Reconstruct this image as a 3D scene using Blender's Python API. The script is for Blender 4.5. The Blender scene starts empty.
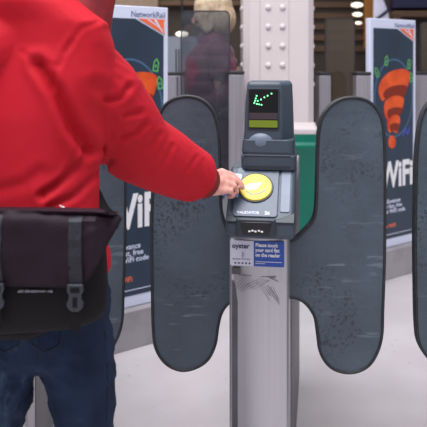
import bpy, bmesh, math, random
from mathutils import Vector, Matrix, noise
random.seed(7)
F = 714.0; H = 1.42; HZ = 60.0
C = bpy.context.scene.collection
def P(px, py, d):
    """point at depth d metres in front of the camera"""
    return Vector(((px-213.5)/F*d, d, H-(py-HZ)/F*d))
def srgb(h):
    h = h.lstrip('#'); r = [int(h[i:i+2], 16)/255 for i in (0, 2, 4)]
    return tuple((c/12.92 if c <= .04045 else ((c+.055)/1.055)**2.4) for c in r)+(1,)

# ---------------------------------------------------------------- materials
def mat(name, col, rough=.5, metal=0, col2=None, nscale=8, nlo=.4, nhi=.6, bump=0, bscale=60, stretch=(1, 1, 1), spec=.5, emit=None, estr=0, coat=0, sheen=0, detail=4):
    m = bpy.data.materials.new(name); m.use_nodes = True
    nt = m.node_tree; b = nt.nodes['Principled BSDF']
    b.inputs['Base Color'].default_value = srgb(col); b.inputs['Roughness'].default_value = rough
    b.inputs['Metallic'].default_value = metal; b.inputs['Specular IOR Level'].default_value = spec
    b.inputs['Coat Weight'].default_value = coat; b.inputs['Sheen Weight'].default_value = sheen
    if emit: b.inputs['Emission Color'].default_value = srgb(emit); b.inputs['Emission Strength'].default_value = estr
    tc = nt.nodes.new('ShaderNodeTexCoord'); mp = nt.nodes.new('ShaderNodeMapping'); mp.inputs['Scale'].default_value = stretch
    nt.links.new(tc.outputs['Object'], mp.inputs['Vector'])
    n = nt.nodes.new('ShaderNodeTexNoise'); n.inputs['Scale'].default_value = nscale; n.inputs['Detail'].default_value = detail
    nt.links.new(mp.outputs['Vector'], n.inputs['Vector'])
    r = nt.nodes.new('ShaderNodeValToRGB'); r.color_ramp.elements[0].position = nlo; r.color_ramp.elements[1].position = nhi
    r.color_ramp.elements[0].color = srgb(col2 or col); r.color_ramp.elements[1].color = srgb(col)
    nt.links.new(n.outputs['Fac'], r.inputs['Fac']); nt.links.new(r.outputs['Color'], b.inputs['Base Color'])
    if bump:
        n2 = nt.nodes.new('ShaderNodeTexNoise'); n2.inputs['Scale'].default_value = bscale; n2.inputs['Detail'].default_value = 5
        nt.links.new(mp.outputs['Vector'], n2.inputs['Vector'])
        bp = nt.nodes.new('ShaderNodeBump'); bp.inputs['Strength'].default_value = bump; bp.inputs['Distance'].default_value = .01
        nt.links.new(n2.outputs['Fac'], bp.inputs['Height']); nt.links.new(bp.outputs['Normal'], b.inputs['Normal'])
    return m
def speckle(m, col, scale, lo, hi, mask=3, fac=1.0, stretch=(1, 1, 1)):
    """adds worn spots of another colour over a material's colour"""
    nt = m.node_tree; b = nt.nodes['Principled BSDF']; src = b.inputs['Base Color'].links[0].from_socket
    tc = nt.nodes.new('ShaderNodeTexCoord'); mp = nt.nodes.new('ShaderNodeMapping'); mp.inputs['Scale'].default_value = stretch
    nt.links.new(tc.outputs['Object'], mp.inputs['Vector'])
    a = nt.nodes.new('ShaderNodeTexNoise'); a.inputs['Scale'].default_value = scale; a.inputs['Detail'].default_value = 6
    c = nt.nodes.new('ShaderNodeTexNoise'); c.inputs['Scale'].default_value = mask
    nt.links.new(mp.outputs['Vector'], a.inputs['Vector']); nt.links.new(tc.outputs['Object'], c.inputs['Vector'])
    r1 = nt.nodes.new('ShaderNodeMapRange'); r1.inputs[1].default_value = lo; r1.inputs[2].default_value = hi
    r2 = nt.nodes.new('ShaderNodeMapRange'); r2.inputs[1].default_value = .48; r2.inputs[2].default_value = .62
    nt.links.new(a.outputs['Fac'], r1.inputs[0]); nt.links.new(c.outputs['Fac'], r2.inputs[0])
    mu = nt.nodes.new('ShaderNodeMath'); mu.operation = 'MULTIPLY'; nt.links.new(r1.outputs[0], mu.inputs[0]); nt.links.new(r2.outputs[0], mu.inputs[1])
    m2 = nt.nodes.new('ShaderNodeMath'); m2.operation = 'MULTIPLY'; m2.inputs[1].default_value = fac; nt.links.new(mu.outputs[0], m2.inputs[0])
    mx = nt.nodes.new('ShaderNodeMix'); mx.data_type = 'RGBA'; nt.links.new(m2.outputs[0], mx.inputs[0])
    nt.links.new(src, mx.inputs[6]); mx.inputs[7].default_value = srgb(col); nt.links.new(mx.outputs[2], b.inputs['Base Color'])
    return m
def glassmat(name, tint, gloss=.12, rough=.02, body='6a7078', lo=.10, hi=.2):
    m = bpy.data.materials.new(name); m.use_nodes = True; nt = m.node_tree; nt.nodes.clear()
    o = nt.nodes.new('ShaderNodeOutputMaterial'); t = nt.nodes.new('ShaderNodeBsdfTransparent'); t.inputs[0].default_value = srgb(tint)
    g = nt.nodes.new('ShaderNodeBsdfGlossy'); g.inputs['Roughness'].default_value = rough; g.inputs['Color'].default_value = (.8, .85, .9, 1)
    d = nt.nodes.new('ShaderNodeBsdfDiffuse'); d.inputs[0].default_value = srgb(body)
    n = nt.nodes.new('ShaderNodeTexNoise'); n.inputs['Scale'].default_value = 6
    mr = nt.nodes.new('ShaderNodeMapRange'); mr.inputs[3].default_value = lo; mr.inputs[4].default_value = hi; nt.links.new(n.outputs['Fac'], mr.inputs[0])
    m1 = nt.nodes.new('ShaderNodeMixShader'); nt.links.new(mr.outputs[0], m1.inputs[0]); nt.links.new(t.outputs[0], m1.inputs[1]); nt.links.new(d.outputs[0], m1.inputs[2])
    m2 = nt.nodes.new('ShaderNodeMixShader'); m2.inputs[0].default_value = gloss; nt.links.new(m1.outputs[0], m2.inputs[1]); nt.links.new(g.outputs[0], m2.inputs[2])
    nt.links.new(m2.outputs[0], o.inputs[0]); return m

M = {}
M['floor'] = mat('floor_terrazzo', 'c2bcc0', .42, 0, 'b9b2b6', 3.5, .35, .65, .04, 200)
speckle(M['floor'], '9a9296', 160, .60, .66, 2, .5)
speckle(M['floor'], '8c8488', 30, .66, .70, 1.2, .7)
M['joint'] = mat('floor_joint', '77737a', .7)
M['red'] = mat('red_shell_fabric', 'c41c2e', .72, 0, 'bd1727', 5, .35, .65, .08, 420, spec=.2)
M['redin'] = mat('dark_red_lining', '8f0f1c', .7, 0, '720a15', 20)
M['seam'] = mat('red_seam_thread', 'b01b31', .7)
M['denim'] = mat('denim', '24344f', .9, 0, '151f30', 10, .35, .65, .35, 500, (1, 1, .45), spec=.2)
speckle(M['denim'], '4f667e', 46, .5, .68, 9, .7, (1, 1, .3))
M['denimdk'] = mat('denim_seam', '0f1a2b', .9)
M['skin'] = mat('skin', 'e2aa9c', .5, 0, 'd49286', 40, .35, .65, .1, 150)
M['nail'] = mat('nail', 'eec4ba', .3)
M['bag'] = mat('plum_nylon', '2a1a27', .65, 0, '20131e', 6, .3, .7, .2, 260, spec=.2)
M['bagdark'] = mat('black_nylon', '120f14', .65, 0, '0d0b0e', 8, .3, .7, .2, 260, spec=.2)
M['web'] = mat('grey_webbing', '22262e', .7, 0, '1a1d24', 120)
M['buckle'] = mat('buckle_plastic', '2b2f38', .4)
M['logo'] = mat('pale_thread', '8c8794', .6)
M['cord'] = mat('white_cord', 'd9d3d6', .7)
M['rubber'] = mat('paddle_face', '4b5864', .5, 0, '3e4a56', 7, .3, .7, .25, 45, (1, 1, 1), .5)
speckle(M['rubber'], '262d35', 95, .53, .60, 4.5, .8)
speckle(M['rubber'], '7e8a96', 25, .60, .66, 3, .5, (.35, 1, 3))
M['edge'] = mat('paddle_edge', '1c1f24', .55, 0, '262a30', 40, .4, .6, .3, 80)
M['steel'] = mat('brushed_steel', 'bcbbc0', .34, .7, 'b0afb6', 3, .35, .65, .02, 30, (14, 14, .3))
M['steeldk'] = mat('grey_steel_panel', '5c5d62', .45, .4, '4f5054', 4)
M['scratch'] = mat('scratch_grey', '86838a', .5)
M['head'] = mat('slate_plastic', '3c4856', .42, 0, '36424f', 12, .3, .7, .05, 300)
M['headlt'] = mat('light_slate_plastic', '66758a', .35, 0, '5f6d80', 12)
M['plate'] = mat('reader_plate', '4b596b', .35, 0, '465466', 12)
M['headdk'] = mat('dark_slate_plastic', '27303b', .45)
M['black'] = mat('black_plastic', '121417', .3)
M['screen'] = mat('display_glass', '08090c', .08, 0)
M['strip'] = mat('display_strip', '3c3239', .3)
M['lcd'] = mat('lcd_green', '66781c', .3, emit='7d9312', estr=.05)
M['led'] = mat('led_green', '8dffb0', .3, emit='6dffa0', estr=2.2)
M['yellow'] = mat('yellow_disc', 'e4c62e', .35, 0, 'dcbc28', 8)
M['white'] = mat('white_print', 'eeeef2', .4)
M['greyprint'] = mat('grey_print', '8f9487', .4)
M['stk'] = mat('white_sticker', 'd8dcec', .35)
M['blue'] = mat('blue_sticker', '2352b4', .35)
M['purple'] = mat('dark_print', '3a3d68', .4)
M['inkblue'] = mat('ink_blue', '5a6690', .4)
M['navy'] = mat('poster_navy', '2d3e52', .4, 0, '243445', 3, .3, .7)
M['frame'] = mat('poster_white', 'd5dcf2', .35)
M['orange'] = mat('poster_orange', 'ee5f22', .4, 0, 'c63a12', 9, .3, .62)
M['orangedk'] = mat('poster_deep_orange', '84230a', .4)
M['logoor'] = mat('logo_orange', 'ef7046', .4)
M['lime'] = mat('poster_green', '5fae62', .4)
M['violet'] = mat('poster_violet', '4a4fb8', .4)
M['glowblue'] = mat('poster_blue', '47688a', .4)
M['plinth'] = mat('grey_plinth', '9b989d', .6, 0, '8e8b90', 6)
M['colw'] = mat('column_paint', 'd6cccd', .38, 0, 'cdc3c5', 2.5, .3, .7, .06, 40)
M['colg'] = mat('column_green', '0c7360', .3, 0, '0a6656', 3, .3, .7, .06, 40)
M['post'] = mat('post_grey', '9d9aa2', .45, .35, '8f8c94', 3, stretch=(20, 20, .5))
M['postcap'] = mat('post_cap', '26262a', .5)
M['glass'] = glassmat('smoked_glass', 'd4d8dc', .07)
M['glassb'] = glassmat('bronze_glass', 'b8aca0', .07, .02, '8c7c6c', .14, .26)
M['hair'] = mat('blonde_hair', 'd3c0a6', .55, 0, 'ac9272', 60, .3, .7, .5, 90, (4, 4, .5))
M['hairdk'] = mat('dark_hair', '35271f', .55, 0, '221812', 60, .3, .7, .5, 90, (4, 4, .5))
M['plum'] = mat('plum_quilting', '6a2148', .6, 0, '5c1a3e', 8, sheen=.2)
M['trouser'] = mat('dark_trousers', '24262d', .8)
M['shoe'] = mat('shoe_leather', '1f1d1e', .4)
M['eye'] = mat('eye', 'e6e2de', .2)
M['lip'] = mat('lip', 'b06a62', .5)
M['shirt'] = mat('pale_shirt', 'cfcfe2', .8)
M['navyd'] = mat('navy_cloth', '1d2340', .8)
M['wood'] = mat('brown_timber', '5a402a', .6, 0, '463120', 3, .3, .7, stretch=(1, 1, 8))
M['darkwall'] = mat('dark_shop_wall', '1f1a1a', .8, 0, '2b2322', 1.2)
M['tan'] = mat('tan_wall', '8c7a6a', .8, 0, '7a6858', 1)
M['shelf'] = mat('shelf_dark', '35291f', .6)
M['fascia'] = mat('fascia_navy', '14163a', .4)
M['amber'] = mat('amber_panel', 'a06a2a', .5)
M['winlit'] = mat('lit_window', '6c7280', .3, emit='aab4c4', estr=.15)
M['lamp'] = mat('lamp_lit', 'fff6e4', .4, emit='fff2dc', estr=1.0)
M['box1'] = mat('box_dark', '40464e', .6); M['box2'] = mat('box_tan', '8f8578', .6)
M['wallet'] = mat('card_wallet', '98a4dc', .25, coat=.3)

# ---------------------------------------------------------------- mesh kit
class MB:
    def __init__(s): s.v = []; s.f = []
    def add(s, vs, fs, T=None):
        n = len(s.v); s.v += [(T @ Vector(v)) if T else Vector(v) for v in vs]; s.f += [tuple(n+i for i in f) for f in fs]; return s
    def box(s, a, b, T=None):
        x0, y0, z0 = a; x1, y1, z1 = b
        return s.add([(x0, y0, z0), (x1, y0, z0), (x1, y1, z0), (x0, y1, z0), (x0, y0, z1), (x1, y0, z1), (x1, y1, z1), (x0, y1, z1)],
                     [(3, 2, 1, 0), (4, 5, 6, 7), (0, 1, 5, 4), (1, 2, 6, 5), (2, 3, 7, 6), (3, 0, 4, 7)], T)
    def loft(s, rings, cap=True, T=None, closed=False):
        n = len(rings[0]); vs = [v for r in rings for v in r]; fs = []
        for i in range(len(rings)-1):
            for j in range(n):
                k = (j+1) % n; fs.append((i*n+j, i*n+k, (i+1)*n+k, (i+1)*n+j))
        if cap:
            fs.append(tuple(reversed(range(n)))); fs.append(tuple((len(rings)-1)*n+j for j in range(n)))
        return s.add(vs, fs, T)
    def prism(s, pts, d0, d1, ax='y', T=None):
        """outline (u,w) extruded along an axis: 'y' gives (u,d,w), 'x' gives (d,u,w), 'z' gives (u,w,d)"""
        f = {'y': lambda u, w, d: (u, d, w), 'x': lambda u, w, d: (d, u, w), 'z': lambda u, w, d: (u, w, d)}[ax]
        return s.loft([[f(u, w, d0) for u, w in pts], [f(u, w, d1) for u, w in pts]], True, T)
    def ring(s, outer, inner, d0, d1, T=None):
        n = len(outer); vs = [(u, d0, w) for u, w in outer]+[(u, d1, w) for u, w in outer]+[(u, d0, w) for u, w in inner]+[(u, d1, w) for u, w in inner]; fs = []
        for j in range(n):
            k = (j+1) % n
            fs += [(j, k, n+k, n+j), (2*n+k, 2*n+j, 3*n+j, 3*n+k), (k, j, 2*n+j, 2*n+k), (n+j, n+k, 3*n+k, 3*n+j)]
        return s.add(vs, fs, T)
    def tube(s, path, rad, seg=14, up=(0, 0, 1), T=None, capn=3, c0=1, c1=1):
        path = [Vector(p) for p in path]; rad = [r if isinstance(r, tuple) else (r, r) for r in (rad if isinstance(rad, list) else [rad]*len(path))]
        def fr(t):
            u = Vector(up); a = t.cross(u)
            if a.length < 1e-3: a = t.cross(Vector((1, 0, 0)))
            a.normalize(); return a, a.cross(t).normalized()
        tans = [(path[min(i+1, len(path)-1)]-path[max(i-1, 0)]).normalized() for i in range(len(path))]
        rings = []
        def rg(c, t, ra, rb):
            a, b = fr(t); return [c+a*ra*math.cos(2*math.pi*k/seg)+b*rb*math.sin(2*math.pi*k/seg) for k in range(seg)]
        r0 = rad[0]; r1 = rad[-1]; m0 = (r0[0]+r0[1])/2; m1 = (r1[0]+r1[1])/2
        for q in range(capn, 0, -1):
            a = q/(capn+.15)*math.pi/2; rings.append(rg(path[0]-tans[0]*m0*c0*math.sin(a), tans[0], r0[0]*math.cos(a), r0[1]*math.cos(a)))
        for c, t, r in zip(path, tans, rad): rings.append(rg(c, t, *r))
        for q in range(1, capn+1):
            a = q/(capn+.15)*math.pi/2; rings.append(rg(path[-1]+tans[-1]*m1*c1*math.sin(a), tans[-1], r1[0]*math.cos(a), r1[1]*math.cos(a)))
        return s.loft(rings, True, T)
    def ell(s, c, r, seg=20, T=None, n=12):
        c = Vector(c); rr = []
        for i in range(n+1):
            a = -math.pi/2+math.pi*(i+.001)/(n+.002); z = math.sin(a); q = max(math.cos(a), .01)
            rr.append([c+Vector((r[0]*q*math.cos(2*math.pi*k/seg), r[1]*q*math.sin(2*math.pi*k/seg), r[2]*z)) for k in range(seg)])
        return s.loft(rr, True, T)
    def build(s, name, m, parent=None, bevel=0, smooth=True, seg=2, sub=0, ang=35):
        me = bpy.data.meshes.new(name); me.from_pydata([tuple(v) for v in s.v], [], s.f); me.update()
        bm = bmesh.new(); bm.from_mesh(me); bmesh.ops.recalc_face_normals(bm, faces=bm.faces); bm.to_mesh(me); bm.free()
        o = bpy.data.objects.new(name, me); C.objects.link(o); me.materials.append(M[m] if isinstance(m, str) else m)
        if bevel:
            b = o.modifiers.new('Bevel', 'BEVEL'); b.width = bevel; b.segments = seg; b.limit_method = 'ANGLE'; b.angle_limit = math.radians(ang)
        if sub:
            b = o.modifiers.new('Sub', 'SUBSURF'); b.levels = sub; b.render_levels = sub
        if smooth:
            for p in me.polygons: p.use_smooth = True
            try: me.set_sharp_from_angle(angle=math.radians(40))
            except Exception: pass
        if parent: o.parent = parent
        return o
def voxel(mb, name, m, parent, size, smooth=4, fn=None):
    """joins the overlapping solids of mb into one continuous skin"""
    o = mb.build(name, m, None, smooth=False)
    r = o.modifiers.new('R', 'REMESH'); r.mode = 'VOXEL'; r.voxel_size = size
    s = o.modifiers.new('S', 'SMOOTH'); s.factor = .6; s.iterations = smooth
    dg = bpy.context.evaluated_depsgraph_get(); dg.update()
    me = bpy.data.meshes.new_from_object(o.evaluated_get(dg)); me.name = name
    o.modifiers.clear(); o.data = me
    if not me.materials: me.materials.append(M[m])
    if fn:
        ns = [v.normal.copy() for v in me.vertices]
        for v, n in zip(me.vertices, ns): v.co = v.co+n*fn(v.co, n)
        me.update()
    for p in me.polygons: p.use_smooth = True
    if parent: o.parent = parent
    return o
def tag(o, label, cat, group=None):
    o['label'] = label; o['category'] = cat
    if group: o['group'] = group
    return o
def struct(o): o['kind'] = 'structure'; return o
def empty(name, loc=(0, 0, 0), rz=0):
    o = bpy.data.objects.new(name, None); C.objects.link(o); o.location = loc; o.rotation_euler.z = rz; o.empty_display_size = .1; return o
def copy_tree(o, parent=None):
    c = o.copy(); C.objects.link(c); c.parent = parent
    for k in list(o.children): copy_tree(k, c)
    return c
def text(name, s, size, m, parent, T, bold=0, align='LEFT', ext=.0004, sx=1):
    cu = bpy.data.curves.new(name, 'FONT'); cu.body = s; cu.size = size; cu.extrude = ext; cu.offset = bold; cu.align_x = align; cu.resolution_u = 3
    t = bpy.data.objects.new('t', cu); C.objects.link(t); dg = bpy.context.evaluated_depsgraph_get(); dg.update()
    me = bpy.data.meshes.new_from_object(t.evaluated_get(dg)); bpy.data.objects.remove(t)
    me.transform(T @ Matrix.Rotation(math.pi/2, 4, 'X') @ Matrix.Scale(sx, 4, (1, 0, 0))); me.materials.clear(); me.materials.append(M[m])
    o = bpy.data.objects.new(name, me); C.objects.link(o)
    if parent: o.parent = parent
    return o
def spline(pts, n=6, closed=True):
    out = []; N = len(pts); L = N if closed else N-1
    for i in range(L):
        g = lambda k: Vector(pts[k % N] if closed else pts[min(max(k, 0), N-1)])
        p0, p1, p2, p3 = g(i-1), g(i), g(i+1), g(i+2)
        for j in range(n):
            t = j/n; out.append(.5*((2*p1)+(p2-p0)*t+(2*p0-5*p1+4*p2-p3)*t*t+(3*p1-p0-3*p2+p3)*t**3))
    if not closed: out.append(Vector(pts[-1]))
    return out
def rr(x0, z0, x1, z1, r, n=5):
    o = []
    for cx, cz, a in ((x1-r, z1-r, 0), (x0+r, z1-r, 90), (x0+r, z0+r, 180), (x1-r, z0+r, 270)):
        for k in range(n+1):
            t = math.radians(a+90*k/n); o.append((cx+r*math.cos(t), cz+r*math.sin(t)))
    return o
def Tr(x, y, z): return Matrix.Translation((x, y, z))
def Rx(a): return Matrix.Rotation(math.radians(a), 4, 'X')
def Rz(a): return Matrix.Rotation(math.radians(a), 4, 'Z')
def Ry(a): return Matrix.Rotation(math.radians(a), 4, 'Y')

# ---------------------------------------------------------------- camera, light
cd = bpy.data.cameras.new('camera'); cam = bpy.data.objects.new('camera', cd); C.objects.link(cam)
cam.location = (0, 0, H); cam.rotation_euler = (math.pi/2, 0, 0); cd.sensor_width = 36; cd.lens = 36*F/427
cd.shift_y = -(213.5-HZ)/427; cd.dof.use_dof = True; cd.dof.focus_distance = 1.95; cd.dof.aperture_fstop = 6.5
bpy.context.scene.camera = cam
vs = bpy.context.scene.view_settings; vs.view_transform = 'Standard'; vs.look = 'None'; vs.gamma = 1; vs.exposure = 0.38
W = bpy.data.worlds.new('World'); bpy.context.scene.world = W; W.use_nodes = True
nt = W.node_tree; bg = nt.nodes['Background']
tc = nt.nodes.new('ShaderNodeTexCoord'); sp = nt.nodes.new('ShaderNodeSeparateXYZ'); nt.links.new(tc.outputs['Generated'], sp.inputs[0])
cr = nt.nodes.new('ShaderNodeValToRGB'); cr.color_ramp.elements[0].position = .0; cr.color_ramp.elements[0].color = (.30, .29, .30, 1)
cr.color_ramp.elements[1].position = .75; cr.color_ramp.elements[1].color = (1.0, 1.0, 1.06, 1)
nt.links.new(sp.outputs['Z'], cr.inputs['Fac']); nt.links.new(cr.outputs['Color'], bg.inputs['Color']); bg.inputs['Strength'].default_value = .72
def area(name, loc, size, power, rot=(0, 0, 0), col=(1, 1, 1), sy=None):
    l = bpy.data.lights.new(name, 'AREA'); l.energy = power; l.size = size; l.color = col
    if sy: l.shape = 'RECTANGLE'; l.size_y = sy
    o = bpy.data.objects.new(name, l); C.objects.link(o); o.location = loc; o.rotation_euler = rot; return o
area('roof_light', (-.8, .8, 6), 4, 380, (math.radians(8), math.radians(-6), 0), (1, .98, 1.0), 5)
area('concourse_light', (-1, 9.5, 4.2), 3, 60, (0, 0, 0), (1, .9, .8), 2)

# ---------------------------------------------------------------- setting
b = MB(); b.box((-9, -4, -.1), (9, 12.2, 0)); struct(b.build('floor', 'floor', smooth=False))
b = MB()
def strip(mb, p, q, w):
    p = Vector(p); q = Vector(q); d = (q-p).normalized(); n = Vector((-d.y, d.x, 0))*w/2
    mb.add([p-n, q-n, q+n, p+n, *(v+Vector((0, 0, .0015)) for v in (p-n, q-n, q+n, p+n))], [(0, 1, 2, 3), (4, 5, 6, 7), (0, 1, 5, 4), (1, 2, 6, 5), (2, 3, 7, 6), (3, 0, 4, 7)])
def G(px, py): return P(px, py, F*H/(py-HZ))
a0 = G(27, 423); a1 = G(48, 400); dd = (a1-a0).normalized(); strip(b, a0-dd*2.4, a0+dd*.62, .008)
struct(b.build('trim_1', 'joint', smooth=False))
b = MB(); b.box((-9, 12, 0), (9, 12.2, 4.5)); struct(b.build('wall_back', 'darkwall', smooth=False))

# ---------------------------------------------------------------- ticket gate
YAW = -math.radians(8.3)
GX = (.214+.049)/2-.006
S = 357.0
def lx(px): return (px-260.5)/S
def lz(py, d=2.0): return H-(py-HZ)/F*d
def make_gate():
    g = empty('ticket_gate', (GX, 2.0, 0), YAW)
    w = .084
    # body: brushed steel end column with rounded front edges and long rear cabinet
    def colsec(z):
        pts = [(-w, .13), (-w, .022)]
        for k in range(1, 7): a = math.radians(180+90*k/6); pts.append((-w+.022+.022*math.cos(a), .022+.022*math.sin(a)))
        for k in range(1, 6): pts.append((-w+.022+(2*w-.044)*k/6, -.008*math.sin(math.pi*k/6)))
        for k in range(0, 7): a = math.radians(270+90*k/6); pts.append((w-.022+.022*math.cos(a), .022+.022*math.sin(a)))
        pts.append((w, .13)); return [(x, y, z) for x, y in pts]
    b = MB(); b.loft([colsec(.0), colsec(.955)]); b.build('end_column', 'steel', g)
    b = MB(); b.box((-w, .132, 0), (w, 1.18, 1.0)); b.build('cabinet', 'steel', g, .004)
    b = MB()
    for s in (-1, 1): b.box((s*w-.002, .16, .06), (s*w+.002, 1.14, .94))
    b.build('side_panel', 'steeldk', g, .001)
    b = MB(); b.box((-w+.01, .17, 1.0), (w-.01, 1.1, 1.012)); b.build('top_plate', 'headdk', g, .004)
    # thin dark strip painting in the reflection down the column's left
    b = MB(); b.prism([(-.074, 0), (-.058, 0), (-.058, .74), (-.066, .79), (-.074, .80)], -.002, .01); b.build('column_reflection', 'steeldk', g, .001)
    # reader head
    zb = .941
    def wedge(wd, prof, name, m, bev):
        b = MB(); b.prism(prof, -wd, wd, 'x'); return b.build(name, m, g, bev, seg=3)
    prof = [(.14, zb), (-.085, zb), (-.112, zb+.012), (-.112, zb+.052), (.02, 1.118), (.14, 1.118)]
    hd = wedge(.0915, prof, 'reader_housing', 'head', .010)
    hd.location.x = .012
    sl = math.degrees(math.atan2(1.118-(zb+.052), .132)); L = math.hypot(1.118-(zb+.052), .132)
    TP = Tr(.007, -.112, zb+.052) @ Rx(sl)          # slope frame: x right, y up the slope, z out
    b = MB(); b.prism(rr(-.068, .012, .052, L-.006, .010), -.004, .004, 'z', TP); pl = b.build('reader_plate', 'plate', g, .002)
    M2 = 'headlt'
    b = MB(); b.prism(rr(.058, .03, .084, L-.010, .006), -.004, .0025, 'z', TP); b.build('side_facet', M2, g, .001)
    dc = (-.011, L-.077)
    b = MB(); b.prism([(dc[0]+.0490*math.cos(t*math.pi/24), dc[1]+.0490*math.sin(t*math.pi/24)) for t in range(48)], .003, .0075, 'z', TP); rim = b.build('disc_rim', 'headdk', g, .0015)
    b = MB(); b.prism([(dc[0]+.0447*math.cos(t*math.pi/24), dc[1]+.0447*math.sin(t*math.pi/24)) for t in range(48)], .004, .0105, 'z', TP); disc = b.build('yellow_reader_disc', 'yellow', g, .002)
    b = MB(); b.prism([(-.030, -.006), (-.014, -.012), (.004, -.008), (.016, .014), (-.008, .011), (-.024, .006)], .0100, .0112, 'z', TP @ Tr(dc[0], dc[1], 0)); b.build('card_symbol', 'white', disc)
    b = MB(); arc = [(-.026, -.014), (-.010, -.024), (.010, -.022), (.030, -.008)]
    ap = spline([(x, y, 0) for x, y in arc], 5, False)
    for p, q in zip(ap, ap[1:]): b.box((p.x, min(p.y, q.y)-.0016, .0100), (q.x, max(p.y, q.y)+.0012, .0111), TP @ Tr(dc[0], dc[1], 0))
    b.build('hand_symbol', 'greyprint', disc)
    TT = TP @ Rx(-90)
    text('reader_lettering', 'VALIDATOR', .0115, 'frame', pl, TP @ Tr(-.056, .020, .0045) @ Rx(-90), .0002, sx=.95)
    text('gate_number', '26', .0135, 'frame', pl, TP @ Tr(.018, .0195, .0045) @ Rx(-90), .0005)
    # ticket slot bay, dark lower surround
    b = MB(); b.prism([(-.085, -.004), (.0975, -.004), (.0975, .030), (.055, .008), (-.058, .008), (-.085, .026)], -.004, .0022, 'z', TP); b.build('lower_surround', 'headdk', g, .002)
    b = MB(); b.prism(rr(-.050, zb+.012, .056, zb+.060, .006), -.120, -.110, 'y'); bay = b.build('slot_bay', 'headdk', g, .004)
    b = MB(); b.prism([(-.030, zb+.020), (.036, zb+.020), (.046, zb+.052), (-.040, zb+.052)], -.1225, -.112); b.build('slot_mouth', 'black', bay, .002)
    b = MB()
    for k, x in enumerate((-.016, -.008, .000, .009, .017)): b.box((x, -.1245, zb+.026+(k % 2)*.002), (x+.0055, -.1215, zb+.030+(k % 2)*.002))
    b.build('slot_glints', 'white', bay)  # small white dabs paint in the glints at the slot mouth
    # neck under the display
    def sec(x0, x1, y0, y1, z, r=.02, cr_=None):
        cr_ = cr_ or r; o = []
        for cx, cy, a, q in ((x1-cr_, y0+cr_, 270, cr_), (x1-r, y1-r, 0, r), (x0+r, y1-r, 90, r), (x0+r, y0+r, 180, r)):
            for k in range(6): t = math.radians(a+90*k/5); o.append((cx+q*math.cos(t), cy+q*math.sin(t), z))
        return o
    b = MB(); b.loft([sec(-.050, .104, .000, .15, 1.112), sec(-.050, .104, .000, .15, 1.150), sec(-.047, .1, .004, .148, 1.153), sec(-.047, .1, .004, .148, 1.158), sec(-.049, .1, .002, .15, 1.161), sec(-.046, .098, .006, .148, 1.196)])
    nk = b.build('neck', 'head', g, .003)
    b = MB()
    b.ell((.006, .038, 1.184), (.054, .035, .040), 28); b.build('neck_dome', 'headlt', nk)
    b = MB(); b.box((-.040, -.002, 1.118), (.09, .01, 1.124)); b.box((-.040, -.001, 1.150), (.09, .01, 1.1525)); b.build('neck_groove', 'headdk', nk)
    # display head, tapering up, wide chamfer on the right
    def dsec(x0, x1, y0, y1, z):
        c = .030*(x1-x0)/.14
        return [(x0+.006, y0, z), (x1-c, y0, z), (x1-.004, y0+.045, z), (x1, y0+.055, z), (x1, y1, z), (x0, y1, z), (x0, y0+.008, z)]
    b = MB(); b.loft([dsec(-.043, .096, .012, .13, 1.188), dsec(-.040, .0925, .024, .128, 1.30), dsec(-.036, .090, .030, .126, 1.352), dsec(-.030, .082, .038, .118, 1.360)])
    ds = b.build('display_head', 'head', g, .005, seg=3)
    tilt = math.degrees(math.atan2(.012, .112))
    TD = Tr(0, .0120, 1.193) @ Rx(-tilt)
    b = MB(); b.prism(rr(-.032, .030, .058, .148, .005), -.0022, .004, 'y', TD); bz = b.build('screen_bezel', 'headdk', ds, .001)
    b = MB(); b.prism(rr(-.028, .034, .054, .144, .003), -.0032, .003, 'y', TD); sc = b.build('screen', 'screen', ds)
    b = MB(); b.box((-.027, -.0042, .060), (.053, .001, .078), TD); b.build('status_strip', 'strip', sc)
    b = MB(); b.prism(rr(-.027, .037, .053, .057, .003), -.0046, .001, 'y', TD); b.build('lcd_strip', 'lcd', sc)
    b = MB()
    for (x, y) in ((185, 130), (181, 142), (178, 153), (174, 163), (186, 168), (197, 170), (208, 172), (190, 154), (205, 147), (221, 137), (236, 129), (254, 119)):
        X = ((x/4.744+220)-260.5)/S*1.03-.002; Z = .144-(y/4.744+70-91)/S*1.02
        b.ell((X, -.0045, Z), (.0020, .0018, .0020), 8, TD, 6)
    b.build('arrow_lights', 'led', sc)
    # ticket guide and hook on the right flank
    b = MB(); b.box((.082, .15, .97), (.088, .34, 1.10)); b.build('flank_plate', 'steeldk', g, .002)
    b = MB(); b.box((.087, .19, 1.02), (.0895, .23, 1.055)); b.build('flank_slot', 'black', g)
    b = MB(); b.tube(spline([(.0885, .22, 1.01), (.096, .20, 1.00), (.098, .19, .965), (.090, .18, .945)], 4, False), .0025, 8); b.build('hook', 'steel', g)
    # stickers
    b = MB(); b.prism(rr(-.078, .845, -.012, .915, .003), -.0105, .004, 'y'); s1 = b.build('white_sticker', 'stk', g)
    text('oyster_lettering', 'oyster', .019, 'purple', s1, Tr(-.073, -.0108, .894), .0006, sx=1.0)
    b = MB()
    for k in range(2):
        r = .005+.004*k
        for q in range(7):
            t = math.radians(-60+20*q); b.box((-.048+r*math.cos(t)-.0006, -.0112, .876+r*math.sin(t)-.0006), (-.048+r*math.cos(t)+.0008, -.0100, .876+r*math.sin(t)+.0012))
    b.build('contactless_mark', 'purple', s1)
    text('small_print', 'Use your card here', .0065, 'purple', s1, Tr(-.073, -.0108, .862), 0)
    b = MB()
    for k in range(5): b.box((-.066+k*.010, -.0112, .850), (-.061+k*.010, -.0100, .8545))
    b.build('symbol_row', 'purple', s1)
    b = MB(); b.prism(rr(-.012, .845, .0725, .915, .002), -.0107, .004, 'y'); s2 = b.build('blue_sticker', 'blue', g)
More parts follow.
